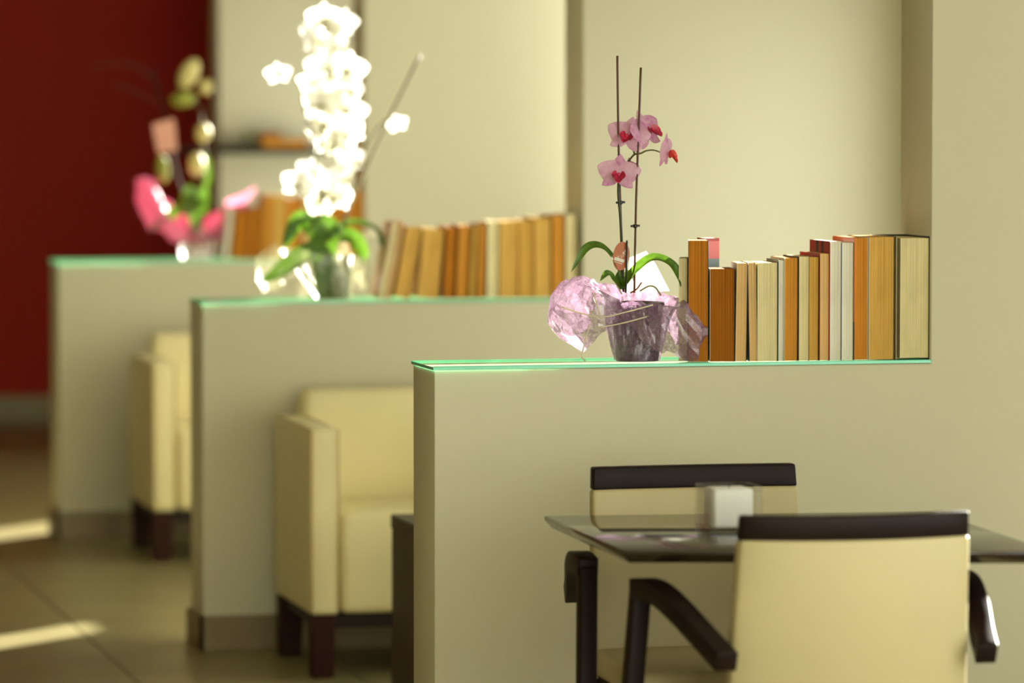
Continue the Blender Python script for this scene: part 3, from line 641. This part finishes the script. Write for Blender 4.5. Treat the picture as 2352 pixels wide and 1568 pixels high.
# oval plant tag on a black stick, printed side
strand(o1, BP, [w1(1440, 552, -.03), w1(1439, 610, -.03), w1(1437, 672, -.025)], .0022, cov('10120c'), 'tag_stick')
tg = w1(1427, 588, -.024)-BP; tm = MB(); nn = 28; tl = math.radians(-8)
def ov(k, y, s=1): a = 2*math.pi*k/nn; x = .0185*s*math.cos(a); z = .0315*s*math.sin(a); return (tg.x+x*math.cos(tl)-z*math.sin(tl), tg.y+y, tg.z+x*math.sin(tl)+z*math.cos(tl))
vs = [ov(k, 0) for k in range(nn)]+[ov(k, .001) for k in range(nn)]
tm.add(vs, [tuple(range(nn)), tuple(range(2*nn-1, nn-1, -1))]+[(k, (k+1) % nn, nn+(k+1) % nn, nn+k) for k in range(nn)])
tgo = tm.build('plant_tag', pmat('terracotta tag', 'b5622c', .45, .08, 60), o1)
pr_ = cov('ecd9bd'); sl = math.radians(-17)
def tp(x, z): return (tg.x+x*math.cos(sl)-z*math.sin(sl), tg.y-.0006, tg.z+x*math.sin(sl)+z*math.cos(sl))
MB().add([tp(-.0135, -.0125), tp(.0095, -.0125), tp(.0095, -.0055), tp(-.0135, -.0055)], [(0, 1, 2, 3)]).build('print_panel', cov('e2dcc8'), tgo)
MB().add([tp(-.012, -.0165), tp(.007, -.0165), tp(.007, -.0150), tp(-.012, -.0150)], [(0, 1, 2, 3)]).build('print_line', pr_, tgo)
fg = MB()
for cx, cz, rx, rz in ((.0055, .0125, .0024, .004), (.004, .0085, .0034, .0028), (.0062, .018, .0016, .0022)):
    fg.add([tp(cx+rx*math.cos(k*.5236), cz+rz*math.sin(k*.5236)) for k in range(12)], [tuple(range(12))])
fg.build('print_figure', pr_, tgo)
tc_ = bpy.data.curves.new('lettering', 'FONT'); tc_.body = 'VITA'; tc_.size = .0095; tc_.align_x = 'CENTER'; tc_.space_character = 1.05
to = bpy.data.objects.new('lettering_tmp', tc_); C.objects.link(to)
bpy.context.view_layer.update()
tme = bpy.data.meshes.new_from_object(to.evaluated_get(bpy.context.evaluated_depsgraph_get())); bpy.data.objects.remove(to)
tme.transform(Matrix.Translation(tg+Vector((-.0005, -.0008, .0035))) @ Matrix.Rotation(-sl, 4, Vector((0, -1, 0))) @ Matrix.Rotation(math.pi, 4, 'Y') @ Matrix.Rotation(math.pi/2, 4, 'X'))
tme.materials.clear(); tme.materials.append(pr_)
tlo = bpy.data.objects.new('lettering', tme); C.objects.link(tlo); tlo.parent = tgo

# --- white orchid on the middle shelf
BQ = Vector((2.335, Y2+.10, ZG)); YQ = BQ.y
o2 = thing('potted_orchid', 'tall white orchid with cascading blooms and broad green leaves', 'potted plant', BQ)
def w2(px, py, dy=0): return atY(px, py, YQ+dy)
MB().lathe([(.045, 0), (.047, .006), (.053, .07), (.058, .125), (.054, .125), (.05, .11)], 28).build('pot', leafmat('olive translucent pot', '6a7a1c', .4, '55661a', gloss=.3), o2, smooth=True)
wp = leafmat('white petal', 'f6f4ea', .45, 'fdfbf4', gloss=.04); wl = pmat('pale cream lip', 'f4f0d4', .5, .2, 90)
clr = filmmat('clear cellophane', 'd9d2a4', .2, gloss=.4, trans=.5)
wrap(o2, {180: [(.05, .001), (.08, .05), (.12, .11), (.15, .15), (.19, .12), (.2, .06), (.185, .02)], 270: [(.05, .001), (.06, .05), (.066, .09), (.075, .12), (.085, .13), (.09, .12), (.09, .1)],
          0: [(.05, .001), (.06, .04), (.07, .08), (.085, .11), (.095, .1), (.1, .06), (.1, .02)], 90: [(.05, .001), (.06, .04), (.07, .1), (.08, .13), (.09, .14), (.1, .12), (.1, .09)]}, clr, amp=.012, seed=11, name='cellophane')
strand(o2, BQ, [w2(742, 600), w2(746, 520), w2(738, 440, -.01), w2(725, 380, -.01), w2(735, 320, -.005), w2(752, 240, 0), w2(762, 150, 0), w2(765, 40, .01)], .004, pmat('orchid stem green', '6c6a34', .5, .15, 30), 'flower_stem', taper=.6)
strand(o2, BQ, [w2(735, 330, 0), w2(700, 260, 0), w2(690, 200, .01), w2(665, 175, .01), w2(640, 165, .01)], .0025, pmat('orchid stem green', '6c6a34', .5, .15, 30), 'flower_stem', taper=.5)
strand(o2, BQ, [w2(775, 560), w2(800, 480, .01), w2(880, 300, .02), w2(965, 126, .03)], .0042, pmat('grey-brown stake', '6c6240', .5, .1, 20), 'stake')
strand(o2, BQ, [w2(790, 520), w2(812, 430, -.01), w2(845, 330, -.01), w2(880, 280, 0), w2(915, 275, 0)], .0028, M_STEM, 'flower_stem', taper=.5)
FL = [(745, 45, .10), (790, 55, .09), (725, 95, .10), (775, 110, .12), (798, 160, .11), (745, 160, .12), (775, 215, .12), (738, 240, .11), (795, 255, .12), (755, 290, .12), (800, 305, .10), (770, 330, .09), (735, 300, .08), (716, 70, .08), (800, 205, .10), (745, 335, .07), (760, 65, .09), (720, 275, .08), (790, 340, .07), (765, 180, .10),
      (685, 425, .10), (715, 395, .09), (750, 440, .13), (785, 410, .12), (735, 470, .10), (775, 455, .10), (810, 370, .09), (640, 170, .075), (715, 192, .08), (912, 285, .06)]
for i, (px, py, s) in enumerate(FL):
    flower(o2, BQ, w2(px, py, R.uniform(-.02, .045)), (R.uniform(-.6, .6), -1+R.uniform(-.2, .6), R.uniform(-.3, .3)), (R.uniform(-.4, .4), 0, 1), s, (wp, wp), wl)
leaf(o2, BQ, [w2(752, 545, 0), w2(745, 525, -.03), w2(742, 560, -.07), w2(740, 630, -.085), w2(738, 690, -.085)], .046, lg, face=(0, -1, .3), fold=.2, p=.75)
leaf(o2, BQ, [w2(765, 540), w2(800, 515, .0), w2(840, 518, -.01), w2(868, 535, -.01), w2(885, 585, -.01)], .022, lg, face=(-.2, -.3, .9))
leaf(o2, BQ, [w2(765, 545, .01), w2(805, 545, .03), w2(832, 575, .04), w2(838, 610, .05)], .026, lg, face=(-.3, -.8, .4))
leaf(o2, BQ, [w2(745, 545, .01), w2(715, 510, .03), w2(680, 520, .05), w2(650, 570, .06)], .030, lg, face=(.3, -.5, .8))
leaf(o2, BQ, [w2(735, 570, -.01), w2(690, 590, -.03), w2(640, 625, -.05), w2(592, 652, -.06)], .030, lg, face=(.3, -.8, .6))
for pts, wd, fc in (([(780, 545, .03), (792, 580, .04), (815, 620, .045), (830, 672, .045)], .016, (-.3, -.8, .4)), ([(785, 545, .03), (790, 600, .04), (778, 650, .04), (768, 684, .04)], .018, (0, -1, .1)),
                ([(832, 548, .04), (858, 546, .045), (882, 555, .045), (902, 572, .045)], .020, (0, -.6, .7)), ([(722, 640, .04), (705, 650, .045), (696, 672, .045), (680, 686, .045)], .024, (0, -1, .2)),
                ([(738, 556, .03), (712, 520, .04), (686, 505, .045), (662, 545, .05), (652, 572, .05)], .028, (.1, -1, .3))):
    leaf(o2, BQ, [w2(*p) for p in pts], wd, lg if wd == .028 else clr, name='leaf' if wd == .028 else 'cellophane_fold', face=fc)

# --- budding orchid in the pink wrap on the far shelf
BR = Vector((2.455, Y3+.12, ZG)); YR = BR.y
o3 = thing('potted_orchid', 'budding orchid with dark leaves in bright pink wrap', 'potted plant', BR)
def w3(px, py, dy=0): return atY(px, py, YR+dy)
MB().lathe([(.05, 0), (.056, .005), (.066, .08), (.07, .10), (.066, .10), (.06, .08), (.05, .02)], 28).build('glass_pot', filmmat('milky glass pot', 'c9c0b0', .55, gloss=.35, trans=.4), o3, smooth=True)
pw = leafmat('bright pink tissue', 'e07a9e', .4, 'ea96b4', gloss=.1)
wrap(o3, {180: [(.055, .06), (.08, .10), (.11, .16), (.14, .24), (.17, .3), (.2, .27), (.19, .19), (.15, .12)], 225: [(.055, .06), (.075, .08), (.1, .1), (.115, .13), (.125, .13), (.13, .11), (.12, .08), (.11, .06)],
          270: [(.055, .05), (.06, .07), (.062, .08), (.064, .085), (.066, .086), (.068, .08), (.068, .075), (.067, .07)], 330: [(.055, .06), (.065, .08), (.075, .1), (.085, .11), (.09, .11), (.095, .1), (.095, .09), (.09, .08)],
          0: [(.055, .06), (.07, .1), (.09, .14), (.115, .19), (.145, .2), (.175, .19), (.17, .14), (.12, .1)], 90: [(.055, .06), (.065, .09), (.075, .11), (.085, .13), (.09, .14), (.095, .13), (.1, .12), (.1, .11)]}, pw, amp=.018, seed=21, crease=7, nt=64)
leaf(o3, BR, [w3(520, 470, .03), w3(545, 462, .02), w3(570, 448, .02), w3(588, 428, .02)], .016, pw, name='wrapping_tip')
leaf(o3, BR, [w3(440, 470, 0), w3(415, 478, -.04), w3(378, 505, -.06), w3(346, 528, -.07)], .026, lg, face=(.2, -.8, .6))
leaf(o3, BR, [w3(450, 470, 0), w3(448, 455, -.04), w3(450, 490, -.09), w3(451, 540, -.1)], .052, lg, face=(0, -1, .25), fold=.2)
leaf(o3, BR, [w3(450, 470, 0), w3(470, 430, .02), w3(478, 390, .03), w3(474, 350, .03)], .012, lg)
sm = pmat('grey-brown spike', '33281a', .7, .15, 20, spec=.05)
strand(o3, BR, [w3(432, 470), w3(412, 420), w3(395, 350), w3(378, 260), w3(355, 180), w3(345, 150)], .005, sm, 'stake', taper=.7)
strand(o3, BR, [w3(352, 185), w3(320, 155), w3(270, 145), w3(205, 155)], .0022, pmat('thin brown twig', '55301c', .6, .1), 'twig')
strand(o3, BR, [w3(370, 240), w3(330, 220), w3(290, 200), w3(260, 195)], .002, pmat('thin brown twig', '55301c', .6, .1), 'twig')
strand(o3, BR, [w3(455, 470), w3(470, 400), w3(468, 330), w3(462, 260), w3(440, 215), w3(432, 190)], .003, pmat('orchid stem green', '6c6a34', .5, .15, 30), 'flower_stem', taper=.6)
bud = pmat('pale bud', 'dccf86', .5, .15, 60); bud2 = pmat('green bud', '9aa03a', .5, .15, 60)
for px, py, rx, rz, tilt, mt in ((434, 170, 22, 38, -.5, bud), (420, 228, 30, 18, .1, bud2), (472, 200, 16, 18, 0, bud), (466, 305, 18, 22, 0, bud), (452, 378, 19, 28, 0, bud), (374, 388, 15, 32, .1, bud2)):
    p = w3(px, py, -.015)-BR; k = (YR/FPX)*1.03
    o = MB().ball((0, 0, 0), 1, 12, 0, (rx*k, rx*k*.9, rz*k)).build('bud', mt, o3, smooth=True); o.location = p; o.rotation_euler = (0, -tilt, 0)
q = [w3(350, 285, -.03)-BR, w3(400, 272, -.03)-BR, w3(408, 345, -.03)-BR, w3(362, 352, -.03)-BR]
MB().add(q+[v+Vector((0, .002, 0)) for v in q], [(0, 1, 2, 3), (7, 6, 5, 4)]+[(i, (i+1) % 4, (i+1) % 4+4, i+4) for i in range(4)]).build('plant_tag', cov('e2a088'), o3)
